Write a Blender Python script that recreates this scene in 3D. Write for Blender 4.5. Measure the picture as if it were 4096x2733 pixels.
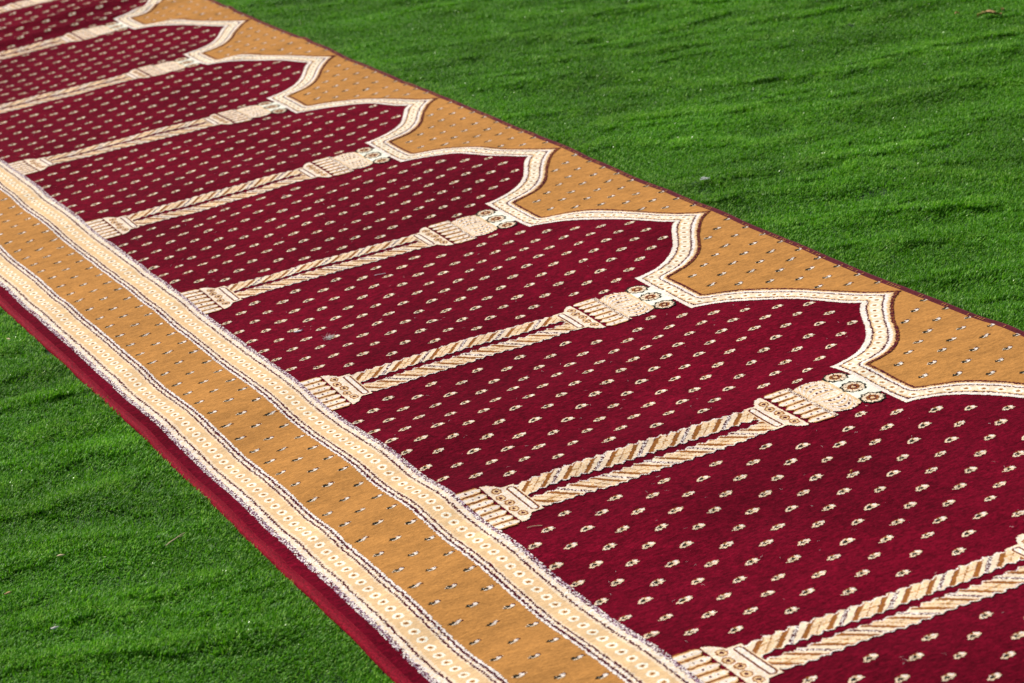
import bpy, math, random
import numpy as np
from mathutils import Vector, Matrix, Euler

for o in list(bpy.data.objects):
    bpy.data.objects.remove(o)
SC = bpy.context.scene
COL = SC.collection
P = 0.6                     # one prayer niche, metres

# ------------------------------------------------------------------ camera
cam_data = bpy.data.cameras.new('camera')
cam = bpy.data.objects.new('camera', cam_data)
COL.objects.link(cam)
YAW, PIT, ROL = 2.7529, 0.3450, -0.1595
CAM = Vector((11.8865 * P, -1.8529 * P, 2.2711 * P))
cy, sy, cp, sp, cr, sr = math.cos(YAW), math.sin(YAW), math.cos(PIT), math.sin(PIT), math.cos(ROL), math.sin(ROL)
fw = Vector((cy * cp, sy * cp, -sp)); ri = Vector((sy, -cy, 0)); up = ri.cross(fw)
r2 = cr * ri + sr * up; u2 = -sr * ri + cr * up
cam.matrix_world = Matrix(((r2.x, u2.x, -fw.x, CAM.x), (r2.y, u2.y, -fw.y, CAM.y), (r2.z, u2.z, -fw.z, CAM.z), (0, 0, 0, 1)))
cam_data.sensor_width = 36.0
cam_data.lens = 90.2
cam_data.clip_start = 0.05
cam_data.clip_end = 2000
cam_data.dof.use_dof = True
cam_data.dof.focus_distance = 3.85
cam_data.dof.aperture_fstop = 10.0
SC.camera = cam

# ------------------------------------------------------------------ light
SUN_ELEV = math.radians(43)
sun_h = Vector((-0.86, -0.51, 0)).normalized()            # horizontal direction towards the sun
sun_dir = Vector((sun_h.x * math.cos(SUN_ELEV), sun_h.y * math.cos(SUN_ELEV), math.sin(SUN_ELEV)))
world = bpy.data.worlds.new('World'); SC.world = world; world.use_nodes = True
wn = world.node_tree; wn.nodes.clear()
sky = wn.nodes.new('ShaderNodeTexSky'); sky.sky_type = 'NISHITA'; sky.sun_disc = False
sky.sun_elevation = SUN_ELEV
sky.sun_rotation = math.atan2(sun_h.x, sun_h.y)
bg = wn.nodes.new('ShaderNodeBackground'); bg.inputs['Strength'].default_value = 0.055
wo = wn.nodes.new('ShaderNodeOutputWorld')
wn.links.new(sky.outputs[0], bg.inputs[0]); wn.links.new(bg.outputs[0], wo.inputs[0])
sl = bpy.data.lights.new('sun', 'SUN'); sl.energy = 4.9; sl.angle = math.radians(0.5); sl.color = (1.0, 0.95, 0.87)
sun = bpy.data.objects.new('sun', sl); COL.objects.link(sun)
sun.rotation_euler = sun_dir.to_track_quat('Z', 'Y').to_euler(); sun.location = (0, 0, 10)
SC.view_settings.view_transform = 'Standard'
SC.view_settings.look = 'None'
SC.view_settings.exposure = 0.22
SC.view_settings.gamma = 1.0
SC.view_settings.use_curve_mapping = False

RNG = np.random.default_rng(7)
random.seed(7)
H_TAB = """
0 0 0 0 0 0 0 0 0 0 0 0 0 0 0 0 0 0 0 0 0 0 0 0 0 0 0 0 0 0 0 0 0 0 1 2 3 5 7 11 17 22 24 22 16 10 5 2 1 1 1 3 6 10 12 11 5 -4 -14 -21 -24 -23 -18 -12 -8 -9 -9 -5 -2 -3 -6 -6 0 6 6 3 1 6 14 16 13 8 7 11 13 12 11 15 18 11 -3 -14 -16 -8 4 18 29 36 36 27 13 -1 -9 -14 -18 -22 -24 -22 -16 -11 -10 -15 -25 -35 -40 -42 -44 -48 -46 -34 -14 7 23 32 33 32 32 34 32 25 19 20 29 37 40 35 26 16 7 0 -2 -2 -1 -1 0 0 0 0 0 0 0 0 0 0 0 0 0 0 0 0 0
0 0 0 0 0 0 0 0 0 0 0 0 0 0 0 0 0 0 0 0 0 0 0 0 0 0 0 0 0 0 0 0 0 0 1 2 4 6 10 15 23 30 33 30 22 13 7 3 1 1 2 4 8 13 17 17 11 1 -11 -21 -28 -30 -25 -17 -11 -10 -11 -8 -3 -2 -3 -2 3 10 14 11 8 10 16 21 18 10 5 5 8 8 8 12 14 7 -7 -18 -19 -9 5 21 34 42 41 29 11 -6 -17 -21 -23 -25 -25 -19 -8 3 8 3 -10 -23 -27 -22 -17 -16 -15 -10 -1 11 23 30 33 31 28 24 19 10 3 3 10 18 22 23 20 13 4 -3 -5 -4 -2 -1 0 0 0 0 0 0 0 0 0 0 0 0 0 0 0 0 0
0 0 0 0 0 0 0 0 0 0 0 0 0 0 0 0 0 0 0 0 0 0 0 0 0 0 0 0 0 0 0 0 0 0 1 2 4 7 11 19 28 36 40 36 27 16 8 3 1 1 2 4 9 15 21 23 19 9 -4 -18 -29 -34 -31 -23 -14 -12 -12 -11 -6 -1 0 1 5 14 20 19 13 10 14 20 19 9 -2 -5 -2 -1 1 5 8 1 -11 -21 -20 -9 6 22 35 42 40 26 6 -15 -26 -29 -28 -27 -23 -13 3 20 30 26 10 -6 -8 4 18 25 24 19 15 14 18 24 27 25 18 9 -1 -11 -18 -19 -14 -8 -1 6 10 7 0 -6 -8 -6 -3 -1 0 0 0 0 0 0 0 0 0 0 0 0 0 0 0 0 0
-1 0 0 0 0 0 0 0 0 0 0 0 0 0 0 0 0 0 0 0 0 1 1 1 1 1 1 0 0 0 0 0 0 0 0 1 3 6 11 19 29 39 42 38 28 17 8 3 1 1 2 4 9 16 23 27 25 16 3 -13 -27 -36 -35 -26 -17 -13 -14 -13 -8 -1 3 4 7 15 23 23 14 5 7 15 15 3 -11 -17 -15 -11 -8 -4 -1 -5 -14 -20 -19 -9 5 19 30 36 32 18 -3 -24 -36 -36 -32 -27 -20 -6 14 35 49 46 29 13 12 29 51 62 59 45 28 15 12 16 19 16 6 -8 -21 -32 -37 -38 -37 -33 -25 -12 -2 -1 -6 -10 -11 -7 -4 -2 0 0 0 0 0 0 0 0 0 0 0 0 0 0 0 0 0
-1 -1 0 0 0 0 0 0 0 0 0 0 0 0 0 0 0 0 0 1 1 2 2 2 2 2 1 1 1 0 0 0 -1 -1 -1 -1 0 2 8 16 27 35 38 34 24 14 6 2 1 1 2 4 9 16 23 28 28 22 10 -6 -23 -34 -35 -28 -18 -14 -15 -15 -10 -1 5 6 7 14 23 23 11 -1 -2 5 7 -5 -21 -29 -27 -21 -17 -11 -7 -9 -14 -18 -16 -8 3 13 21 24 20 7 -13 -33 -44 -43 -36 -27 -17 -1 21 44 59 58 42 26 27 46 72 85 80 60 35 15 6 7 11 8 -4 -21 -36 -45 -49 -50 -51 -50 -41 -26 -12 -8 -11 -14 -12 -8 -4 -2 -1 0 0 0 0 0 0 0 0 0 0 0 0 0 0 0 0
-2 -1 -1 -1 -1 0 0 0 0 1 1 1 1 0 0 0 1 1 1 1 2 4 5 6 5 4 3 3 2 1 0 -1 -2 -3 -5 -7 -8 -7 -1 7 15 22 23 18 11 5 1 0 0 0 1 3 7 13 21 27 30 27 17 2 -14 -26 -30 -25 -17 -13 -13 -14 -9 0 6 7 7 11 19 18 6 -8 -12 -7 -5 -15 -31 -40 -37 -29 -23 -16 -11 -9 -11 -12 -10 -6 -1 3 6 6 2 -9 -25 -42 -52 -51 -41 -29 -15 1 22 43 57 57 45 32 33 51 74 87 83 62 35 13 2 2 5 1 -11 -27 -41 -48 -50 -50 -53 -53 -46 -32 -18 -13 -13 -14 -12 -8 -4 -2 0 0 0 0 0 0 0 0 0 0 0 0 0 0 0 0 0
-3 -1 -1 -1 -1 -1 0 1 1 2 2 2 1 1 1 1 1 1 2 3 4 7 9 11 10 9 8 6 5 2 -1 -3 -5 -7 -11 -17 -21 -21 -16 -8 -2 1 -1 -6 -9 -9 -7 -5 -3 -1 1 3 6 11 18 25 29 29 21 9 -5 -16 -20 -18 -13 -10 -9 -9 -4 3 9 9 7 9 14 14 4 -8 -14 -13 -14 -24 -37 -43 -40 -31 -23 -15 -9 -5 -4 -4 -4 -4 -5 -6 -9 -11 -14 -21 -33 -48 -58 -58 -49 -34 -18 -2 15 31 42 43 35 26 28 41 58 68 66 51 31 15 7 6 6 2 -9 -22 -32 -37 -37 -38 -40 -41 -36 -26 -16 -12 -12 -12 -10 -6 -3 -1 0 0 0 0 0 0 0 0 0 0 0 0 0 0 0 0 0
-1 0 -1 -1 -1 -1 0 1 3 4 5 4 3 2 2 2 2 2 3 4 7 10 14 17 17 16 15 14 11 6 -1 -6 -9 -13 -19 -27 -34 -36 -31 -24 -20 -21 -26 -31 -30 -24 -16 -10 -6 -3 0 2 5 10 16 23 29 30 24 14 2 -7 -11 -11 -8 -6 -4 -1 4 11 15 14 11 10 12 12 6 -4 -11 -15 -20 -30 -40 -44 -39 -29 -19 -9 -1 4 6 5 2 -2 -7 -14 -19 -23 -25 -28 -38 -52 -64 -67 -58 -42 -24 -9 5 16 23 25 21 16 18 27 39 47 48 41 31 22 17 16 14 8 -1 -12 -19 -22 -22 -22 -23 -24 -22 -16 -11 -8 -8 -8 -6 -4 -2 -1 0 0 0 0 0 0 0 0 0 0 0 0 0 0 0 0 0
5 4 1 -1 -2 -1 1 3 6 8 9 8 6 4 3 2 2 3 3 5 8 13 18 22 23 23 24 25 21 11 -1 -10 -15 -19 -26 -35 -44 -47 -42 -35 -32 -37 -45 -49 -46 -36 -24 -15 -10 -5 -1 2 6 10 16 23 29 30 25 16 6 -1 -5 -6 -4 -2 1 7 15 22 27 25 19 14 13 12 8 0 -9 -18 -26 -35 -42 -44 -38 -27 -14 -2 8 16 19 16 10 2 -8 -17 -25 -28 -29 -31 -38 -52 -67 -72 -65 -48 -30 -15 -4 3 9 11 10 8 9 16 26 35 41 41 38 33 29 26 21 14 5 -3 -8 -10 -10 -10 -11 -11 -10 -8 -6 -4 -4 -4 -3 -2 -1 0 0 0 0 0 0 0 0 0 0 0 0 0 0 0 0 0 0
16 11 5 1 -1 0 2 5 9 13 14 13 10 6 4 3 2 3 3 5 9 14 19 23 26 29 34 38 33 19 0 -15 -21 -24 -29 -37 -46 -48 -44 -38 -36 -42 -50 -55 -51 -40 -28 -19 -14 -9 -3 2 6 10 15 21 27 28 24 16 8 2 -2 -3 -2 1 6 14 26 36 41 37 28 20 14 11 7 -2 -13 -24 -33 -40 -43 -42 -34 -23 -9 5 18 28 32 28 19 7 -6 -17 -25 -28 -28 -28 -34 -48 -62 -69 -63 -49 -32 -19 -11 -5 0 3 3 2 4 10 20 32 42 48 48 44 39 32 25 17 8 2 -2 -3 -4 -4 -4 -4 -4 -3 -2 -2 -2 -2 -1 -1 0 0 0 0 0 0 0 0 0 0 0 0 0 0 0 0 0 0 0
27 18 9 2 0 0 3 7 12 16 18 16 12 8 4 3 2 2 3 4 7 12 17 21 26 32 41 48 44 26 2 -17 -25 -26 -27 -33 -39 -41 -37 -32 -31 -36 -44 -48 -45 -36 -27 -21 -16 -11 -5 2 6 9 13 18 22 23 19 13 7 2 0 -1 0 3 9 20 34 47 52 47 36 23 14 9 3 -7 -19 -31 -38 -41 -41 -36 -28 -17 -4 11 25 37 41 37 26 11 -2 -13 -20 -22 -22 -22 -26 -37 -49 -55 -52 -41 -29 -20 -15 -11 -7 -3 -1 -1 0 7 18 33 47 55 56 51 42 33 24 15 8 3 1 -1 -1 -1 -1 -1 -1 -1 -1 -1 -1 -1 0 0 0 0 0 0 0 0 0 0 0 0 0 0 0 0 0 0 0 0 0
34 22 11 4 1 1 3 7 12 17 19 17 13 8 4 2 2 2 2 3 5 8 12 16 21 30 42 51 48 29 4 -17 -24 -24 -22 -24 -27 -28 -26 -22 -22 -26 -31 -34 -32 -27 -22 -19 -17 -13 -6 1 5 8 10 12 15 15 13 9 5 2 0 0 0 3 10 21 36 49 55 50 37 23 13 6 -1 -11 -23 -34 -39 -38 -34 -28 -20 -11 0 14 28 39 44 39 28 14 2 -7 -13 -15 -14 -13 -16 -23 -31 -37 -35 -29 -22 -18 -17 -14 -10 -6 -4 -4 -2 4 16 31 46 56 57 49 38 28 19 12 6 3 1 0 0 0 0 0 0 0 0 0 0 0 0 0 0 0 0 0 0 0 0 0 0 0 0 0 0 0 0 0 0 0 0"""
DU_TAB = """
-42 -57 -68 -73 -67 -51 -26 3 32 53 60 51 26 -10 -48 -81 -100 -102 -88 -64 -37
-44 -60 -71 -74 -68 -50 -25 5 33 53 58 47 21 -13 -46 -69 -77 -68 -47 -19 7
-46 -62 -72 -74 -65 -46 -19 11 38 56 59 45 19 -13 -40 -54 -51 -32 -3 27 51
-50 -64 -72 -71 -60 -39 -11 20 47 63 63 48 21 -9 -31 -37 -25 3 38 71 93
-54 -66 -71 -67 -53 -30 1 32 58 73 71 54 26 -3 -20 -20 0 35 75 109 129
-63 -71 -71 -62 -42 -14 19 51 77 90 86 66 37 9 -5 1 27 68 112 146 163
-76 -80 -74 -58 -32 1 36 70 96 107 102 80 50 22 8 15 44 86 130 164 178
-94 -93 -81 -57 -25 12 51 85 111 122 115 93 62 32 17 22 48 88 130 161 175
-115 -111 -92 -62 -24 18 58 94 119 129 123 101 69 38 19 19 40 75 113 142 155
-139 -130 -107 -71 -28 16 58 93 117 128 122 101 69 37 15 10 24 52 84 111 124
-161 -150 -123 -84 -38 8 49 83 107 117 112 93 63 30 5 -5 2 23 50 74 88
-179 -167 -138 -97 -51 -5 35 67 89 99 95 78 50 19 -7 -21 -20 -5 16 38 52"""
DV_TAB = """
38 28 19 13 11 12 16 24 37 55 78 100 114 112 90 53 9 -27 -48 -50 -38
46 33 22 13 9 8 9 14 21 33 48 64 74 74 61 37 11 -9 -16 -10 4
53 38 23 12 4 0 -2 -2 0 4 11 19 26 28 25 17 10 10 17 31 47
59 40 22 8 -3 -11 -17 -22 -26 -30 -31 -30 -27 -22 -15 -6 7 26 49 71 89
62 41 20 2 -12 -23 -33 -43 -54 -65 -74 -80 -80 -72 -55 -30 3 40 77 108 127
63 38 13 -8 -25 -41 -55 -71 -89 -108 -126 -140 -143 -131 -103 -58 -3 56 110 149 169
58 30 4 -19 -38 -56 -73 -93 -115 -140 -164 -182 -187 -173 -135 -77 -5 69 134 178 197
49 19 -7 -30 -49 -66 -84 -105 -128 -155 -182 -202 -207 -190 -147 -81 0 81 150 195 213
34 5 -19 -38 -55 -70 -86 -105 -127 -151 -176 -195 -200 -182 -137 -69 12 94 160 202 215
17 -10 -30 -44 -56 -66 -78 -93 -110 -130 -151 -166 -168 -150 -107 -43 32 107 166 201 209
-2 -24 -39 -47 -52 -57 -63 -72 -83 -96 -110 -120 -119 -101 -63 -7 58 120 168 193 195
-19 -36 -45 -46 -44 -43 -43 -45 -50 -56 -62 -66 -62 -45 -13 33 84 132 167 182 178"""

# ------------------------------------------------------------------ helpers
def tag(o, label=None, cat=None, group=None, kind=None):
    if label: o['label'] = label
    if cat: o['category'] = cat
    if group: o['group'] = group
    if kind: o['kind'] = kind
    return o

def mesh_np(name, verts, faces, mats, midx=None, smooth=True):
    """verts (n,3), faces (m,k) arrays of one polygon size"""
    me = bpy.data.meshes.new(name)
    verts = np.asarray(verts, np.float32); faces = np.asarray(faces, np.int32)
    k = faces.shape[1]; m = len(faces)
    me.vertices.add(len(verts)); me.vertices.foreach_set('co', verts.ravel())
    me.loops.add(m * k); me.loops.foreach_set('vertex_index', faces.ravel())
    me.polygons.add(m); me.polygons.foreach_set('loop_start', np.arange(0, m * k, k, dtype=np.int32))
    for x in mats: me.materials.append(x)
    if midx is not None: me.polygons.foreach_set('material_index', np.asarray(midx, np.int32))
    if smooth: me.polygons.foreach_set('use_smooth', np.ones(m, bool))
    me.update(calc_edges=True); me.validate()
    return me

def link(name, me, parent=None, loc=None):
    o = bpy.data.objects.new(name, me); COL.objects.link(o)
    if parent: o.parent = parent
    if loc is not None: o.location = loc
    return o

# ------------------------------------------------------------------ materials
def nn(nt, t, **kw):
    n = nt.nodes.new(t)
    for k, v in kw.items(): setattr(n, k, v)
    return n

def pile_mat(name, col, dark=0.72, light=1.18, sheen=0.25, sheen_tint=None, rough=0.95, bump=0.35, streak=2.6, mott=0.0, spec=0.06, big=.05):
    """cut pile yarn: fine grain stretched across the rug, soft brushed mottling, sheen"""
    m = bpy.data.materials.new(name); m.use_nodes = True
    nt = m.node_tree; b = nt.nodes['Principled BSDF']; L = nt.links
    geo = nn(nt, 'ShaderNodeNewGeometry')
    mp = nn(nt, 'ShaderNodeMapping'); mp.inputs['Scale'].default_value = (1.0, 1.0 / streak, 1.0)
    L.new(geo.outputs['Position'], mp.inputs['Vector'])
    n1 = nn(nt, 'ShaderNodeTexNoise'); n1.inputs['Scale'].default_value = 520; n1.inputs['Detail'].default_value = 3; n1.inputs['Roughness'].default_value = 0.65
    L.new(mp.outputs[0], n1.inputs['Vector'])
    r1 = nn(nt, 'ShaderNodeMapRange'); r1.inputs['From Min'].default_value = 0.3; r1.inputs['From Max'].default_value = 0.7
    r1.inputs['To Min'].default_value = dark; r1.inputs['To Max'].default_value = light
    L.new(n1.outputs['Fac'], r1.inputs['Value'])
    n2 = nn(nt, 'ShaderNodeTexNoise'); n2.inputs['Scale'].default_value = 48; n2.inputs['Detail'].default_value = 4
    L.new(mp.outputs[0], n2.inputs['Vector'])
    r2_ = nn(nt, 'ShaderNodeMapRange'); r2_.inputs['From Min'].default_value = 0.3; r2_.inputs['From Max'].default_value = 0.7
    r2_.inputs['To Min'].default_value = 0.88; r2_.inputs['To Max'].default_value = 1.12
    L.new(n2.outputs['Fac'], r2_.inputs['Value'])
    n4 = nn(nt, 'ShaderNodeTexNoise'); n4.inputs['Scale'].default_value = 190; n4.inputs['Detail'].default_value = 3; n4.inputs['Roughness'].default_value = 0.7
    L.new(mp.outputs[0], n4.inputs['Vector'])
    r4 = nn(nt, 'ShaderNodeMapRange'); r4.inputs['From Min'].default_value = 0.3; r4.inputs['From Max'].default_value = 0.7
    r4.inputs['To Min'].default_value = 1 - (1 - dark) * .8; r4.inputs['To Max'].default_value = 1 + (light - 1) * .9
    L.new(n4.outputs['Fac'], r4.inputs['Value'])
    mul0 = nn(nt, 'ShaderNodeMath', operation='MULTIPLY'); L.new(r1.outputs[0], mul0.inputs[0]); L.new(r2_.outputs[0], mul0.inputs[1])
    n5 = nn(nt, 'ShaderNodeTexNoise'); n5.inputs['Scale'].default_value = 2.6; n5.inputs['Detail'].default_value = 4; n5.inputs['Roughness'].default_value = 0.55
    L.new(geo.outputs['Position'], n5.inputs['Vector'])
    r5 = nn(nt, 'ShaderNodeMapRange'); r5.inputs['From Min'].default_value = 0.35; r5.inputs['From Max'].default_value = 0.65
    r5.inputs['To Min'].default_value = 1 - big; r5.inputs['To Max'].default_value = 1 + big
    L.new(n5.outputs['Fac'], r5.inputs['Value'])
    mul1 = nn(nt, 'ShaderNodeMath', operation='MULTIPLY'); L.new(mul0.outputs[0], mul1.inputs[0]); L.new(r4.outputs[0], mul1.inputs[1])
    mul = nn(nt, 'ShaderNodeMath', operation='MULTIPLY'); L.new(mul1.outputs[0], mul.inputs[0]); L.new(r5.outputs[0], mul.inputs[1])
    vm = nn(nt, 'ShaderNodeVectorMath', operation='SCALE'); vm.inputs[0].default_value = col; L.new(mul.outputs[0], vm.inputs['Scale'])
    L.new(vm.outputs[0], b.inputs['Base Color'])
    b.inputs['Roughness'].default_value = rough
    b.inputs['Specular IOR Level'].default_value = spec
    b.inputs['Sheen Weight'].default_value = sheen
    b.inputs['Sheen Roughness'].default_value = 0.45
    st = sheen_tint or tuple(min(1, c * 2.2 + 0.05) for c in col)
    b.inputs['Sheen Tint'].default_value = (*st, 1)
    if mott > 0:      # brushed pile: areas lying one way or the other
        n3 = nn(nt, 'ShaderNodeTexNoise'); n3.inputs['Scale'].default_value = 5.5; n3.inputs['Detail'].default_value = 5; n3.inputs['Roughness'].default_value = 0.6
        L.new(mp.outputs[0], n3.inputs['Vector'])
        r3 = nn(nt, 'ShaderNodeMapRange'); r3.inputs['From Min'].default_value = 0.35; r3.inputs['From Max'].default_value = 0.7
        r3.inputs['To Min'].default_value = sheen * (1 - mott); r3.inputs['To Max'].default_value = sheen * (1 + mott)
        L.new(n3.outputs['Fac'], r3.inputs['Value']); L.new(r3.outputs[0], b.inputs['Sheen Weight'])
    bp_ = nn(nt, 'ShaderNodeBump'); bp_.inputs['Strength'].default_value = bump; bp_.inputs['Distance'].default_value = 0.0016
    L.new(n1.outputs['Fac'], bp_.inputs['Height'])
    bp2 = nn(nt, 'ShaderNodeBump'); bp2.inputs['Strength'].default_value = 0.35; bp2.inputs['Distance'].default_value = 0.003
    L.new(n2.outputs['Fac'], bp2.inputs['Height']); L.new(bp_.outputs[0], bp2.inputs['Normal'])
    bp3 = nn(nt, 'ShaderNodeBump'); bp3.inputs['Strength'].default_value = bump; bp3.inputs['Distance'].default_value = 0.0022
    L.new(n4.outputs['Fac'], bp3.inputs['Height']); L.new(bp2.outputs[0], bp3.inputs['Normal'])
    L.new(bp3.outputs[0], b.inputs['Normal'])
    return m

M_MAROON = pile_mat('maroon_pile', (0.108, 0.0014, 0.0095), dark=0.46, light=1.6, sheen=0.07, sheen_tint=(1.0, 0.08, 0.2), mott=0.95, spec=.03, bump=.5, big=.20)
M_GOLD = pile_mat('gold_pile', (0.46, 0.21, 0.055), dark=0.78, light=1.18, sheen=0.06, sheen_tint=(1, .75, .45), bump=0.45)
M_CREAM = pile_mat('cream_yarn', (0.84, 0.66, 0.47), dark=0.82, light=1.12, sheen=0.1, sheen_tint=(1, .9, .75))
M_WHITE = pile_mat('white_yarn', (0.84, 0.76, 0.70), dark=0.88, light=1.08, sheen=0.1, sheen_tint=(1, 1, 1))
M_PLUM = pile_mat('plum_yarn', (0.075, 0.006, 0.013), sheen=0.1, sheen_tint=(.8, .3, .4))
M_TAN = pile_mat('tan_yarn', (0.77, 0.52, 0.28), dark=0.82, light=1.12, sheen=0.1, sheen_tint=(1, .85, .6))
M_BROWN = pile_mat('brown_yarn', (0.30, 0.105, 0.022), sheen=0.1, sheen_tint=(.9, .6, .3))
M_BLACK = pile_mat('black_yarn', (0.016, 0.017, 0.013), sheen=0.08, sheen_tint=(.5, .5, .4))
M_IVORY = pile_mat('ivory_yarn', (0.86, 0.84, 0.70), dark=0.9, light=1.08, sheen=0.1, sheen_tint=(1, 1, .95))
M_VIOLET = pile_mat('violet_grey_yarn', (0.40, 0.27, 0.35), sheen=0.1, sheen_tint=(.9, .8, .9))
YARN = [M_CREAM, M_WHITE, M_PLUM, M_TAN, M_BROWN, M_BLACK, M_IVORY, M_VIOLET, M_MAROON, M_GOLD]
CR, WH, PL, TN, BR, BK, IV, VI, MA, GO = range(10)
NO = -1

def plain_mat(name, col, rough=0.8, var=0.25, scale=300, trans=0.0):
    m = bpy.data.materials.new(name); m.use_nodes = True
    nt = m.node_tree; b = nt.nodes['Principled BSDF']; L = nt.links
    geo = nn(nt, 'ShaderNodeTexCoord'); n = nn(nt, 'ShaderNodeTexNoise'); n.inputs['Scale'].default_value = scale
    L.new(geo.outputs['Object'], n.inputs['Vector'])
    r = nn(nt, 'ShaderNodeMapRange'); r.inputs['To Min'].default_value = 1 - var * 1.6; r.inputs['To Max'].default_value = 1 + var * 1.6
    L.new(n.outputs['Fac'], r.inputs['Value'])
    vm = nn(nt, 'ShaderNodeVectorMath', operation='SCALE'); vm.inputs[0].default_value = col; L.new(r.outputs[0], vm.inputs['Scale'])
    L.new(vm.outputs[0], b.inputs['Base Color']); b.inputs['Roughness'].default_value = rough
    return m

# ------------------------------------------------------------------ lie of the rug: in-plane drift and waves
def tab(s): return np.array([[float(x) for x in l.split()] for l in s.strip().splitlines()])
TH, TDU, TDV = tab(H_TAB) * 1e-4, tab(DU_TAB) * 1e-4, tab(DV_TAB) * 1e-4
GV = np.array([-.5, -.35, -.2, -.05, .1, .3, .5, .7, .9, 1.1, 1.3, 1.5])

def catmull(T, x):
    """T (..., n) sampled at unit steps along last axis -> rows at x"""
    n = T.shape[-1]; i = np.clip(np.floor(x).astype(int), 0, n - 2); f = np.clip(x - i, 0, 1)
    g = lambda k: T[..., np.clip(k, 0, n - 1)]
    a, b, c, d = g(i - 1), g(i), g(i + 1), g(i + 2)
    return 0.5 * (2 * b + (c - a) * f + (2 * a - 5 * b + 4 * c - d) * f * f + (3 * b - a - 3 * c + d) * f ** 3)

def samp(T, step, u, v):
    rows = catmull(T, (u - 1.0) / step)                       # (12, N)
    j = np.clip(np.searchsorted(GV, v) - 1, 0, len(GV) - 2); f = np.clip((v - GV[j]) / (GV[j + 1] - GV[j]), 0, 1)
    ar = np.arange(u.size); f = f * f * (3 - 2 * f) * 0.5 + f * 0.5
    return rows[j, ar] * (1 - f) + rows[j + 1, ar] * f

def smooth_noise(x, y, seed, n=14, lo=1.0, hi=6.0):
    r = np.random.default_rng(seed); out = np.zeros_like(x)
    for _ in range(n):
        w = r.uniform(lo, hi); t = r.uniform(0, math.tau); ph = r.uniform(0, math.tau)
        out += np.sin(w * (x * math.cos(t) + y * math.sin(t)) * math.tau + ph) / w
    return out * lo

FOLDS = [(.50, .05, .015, .050), (.80, -.03, .014, .045), (.15, .04, .011, .06), (1.14, .06, .0060, .045), (1.55, .03, -.004, .12), (2.17, -.05, .0048, .05), (2.6, .03, -.002, .12), (3.35, .04, .0034, .06), (3.15, -.02, -.002, .05), (4.30, -.06, .0036, .06), (4.62, .05, -.0016, .06), (5.15, .05, .0018, .05), (5.40, -.04, -.0022, .10), (6.25, .04, -.0025, .10), (6.9, .04, .0030, .07), (7.6, .03, -.0028, .12)]
def rug_pos(u, v, lift=0.0):
    """nominal pattern coordinates -> world position of the pile surface"""
    u = np.asarray(u, float); v = np.asarray(v, float); shp = u.shape
    u = u.ravel(); v = v.ravel()
    du, dv, h = samp(TDU, .4, u, v), samp(TDV, .4, u, v), samp(TH, .05, u, v)
    x, y = (u + du) * P, (v + dv) * P
    h = h + 0.0009 * smooth_noise(x, y, 3, 12, 2.0, 9.0) * 1.0
    h = h * (1 - .5 * np.clip((v - 1.1) / .25, 0, 1))
    for u0, sl_, amp, w in FOLDS:
        h = h + amp * np.exp(-((u - u0 - sl_ * (v - .6)) / w) ** 2) * (.75 + .25 * np.sin(v * 4 + u0 * 7))
    if np.ndim(lift): lift = np.asarray(lift).ravel()
    return np.stack([x, y, h + lift], -1).reshape(shp + (3,))

U0, U1 = -1.5, 9.5
V0, V1 = -0.455, 1.474

# ------------------------------------------------------------------ ground
RIDGES = [
 [(1.52,1.29),(1.644,1.382),(1.747,1.479),(1.845,1.607)],
 [(1.691,1.21),(1.829,1.29),(1.967,1.365),(2.004,1.432),(2.022,1.51),(2.017,1.63),(2.046,1.715),(2.108,1.785)],
 [(1.916,1.105),(2.049,1.181),(2.11,1.273),(2.184,1.363),(2.241,1.473),(2.3,1.564),(2.376,1.706),(2.395,1.868)],
 [(2.222,1.15),(2.39,1.252),(2.485,1.286),(2.53,1.336),(2.65,1.427),(2.716,1.52),(2.725,1.622),(2.688,1.757),(2.735,1.837),(2.75,1.938)],
 [(2.599,0.985),(2.621,1.075),(2.694,1.164),(2.801,1.257),(2.9,1.264),(2.965,1.311),(2.955,1.393),(2.989,1.516),(3.019,1.61)],
 [(2.741,0.888),(2.762,0.951),(2.846,1.03),(2.883,1.084),(2.966,1.11),(3.004,1.138),(3.044,1.237)],
 [(3.105,0.898),(3.137,0.988),(3.177,1.059),(3.193,1.145),(3.221,1.223),(3.25,1.278),(3.289,1.348)],
 [(3.187,1.173),(3.326,1.213),(3.425,1.233),(3.584,1.331)],
 [(3.256,0.897),(3.288,0.993),(3.376,1.078)],
 [(2.093,1.587),(2.242,1.732),(2.272,1.86)],
 [(2.737,1.669),(2.803,1.761),(2.89,1.836)],
 [(2.908,1.581),(2.96,1.625),(3.09,1.691)],
 [(2.366,0.894),(2.464,1.002),(2.512,1.092)],
 [(3.473,0.927),(3.526,1.029),(3.588,1.123),(3.649,1.216)],
 [(2.129,1.005),(2.276,1.095),(2.435,1.174)],
 [(3.711,0.867),(3.704,1.001),(3.772,1.085)],
 [(2.955,-0.335),(2.963,-0.272)],
 [(3.105,-0.374),(3.105,-0.324),(3.12,-0.277)],
 [(3.228,-0.406),(3.254,-0.34),(3.278,-0.264)],
 [(3.403,-0.452),(3.408,-0.355),(3.427,-0.281)],
 [(3.572,-0.473),(3.556,-0.415),(3.548,-0.337),(3.575,-0.267)],
 [(3.677,-0.523),(3.701,-0.474),(3.685,-0.396),(3.696,-0.287)],
 [(3.876,-0.574),(3.872,-0.468),(3.95,-0.386)],
 [(4.058,-0.588),(4.117,-0.473),(4.103,-0.333)],
 [(4.177,-0.652),(4.256,-0.516),(4.337,-0.349)],
]
GROUND_Z = -0.0105
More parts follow.
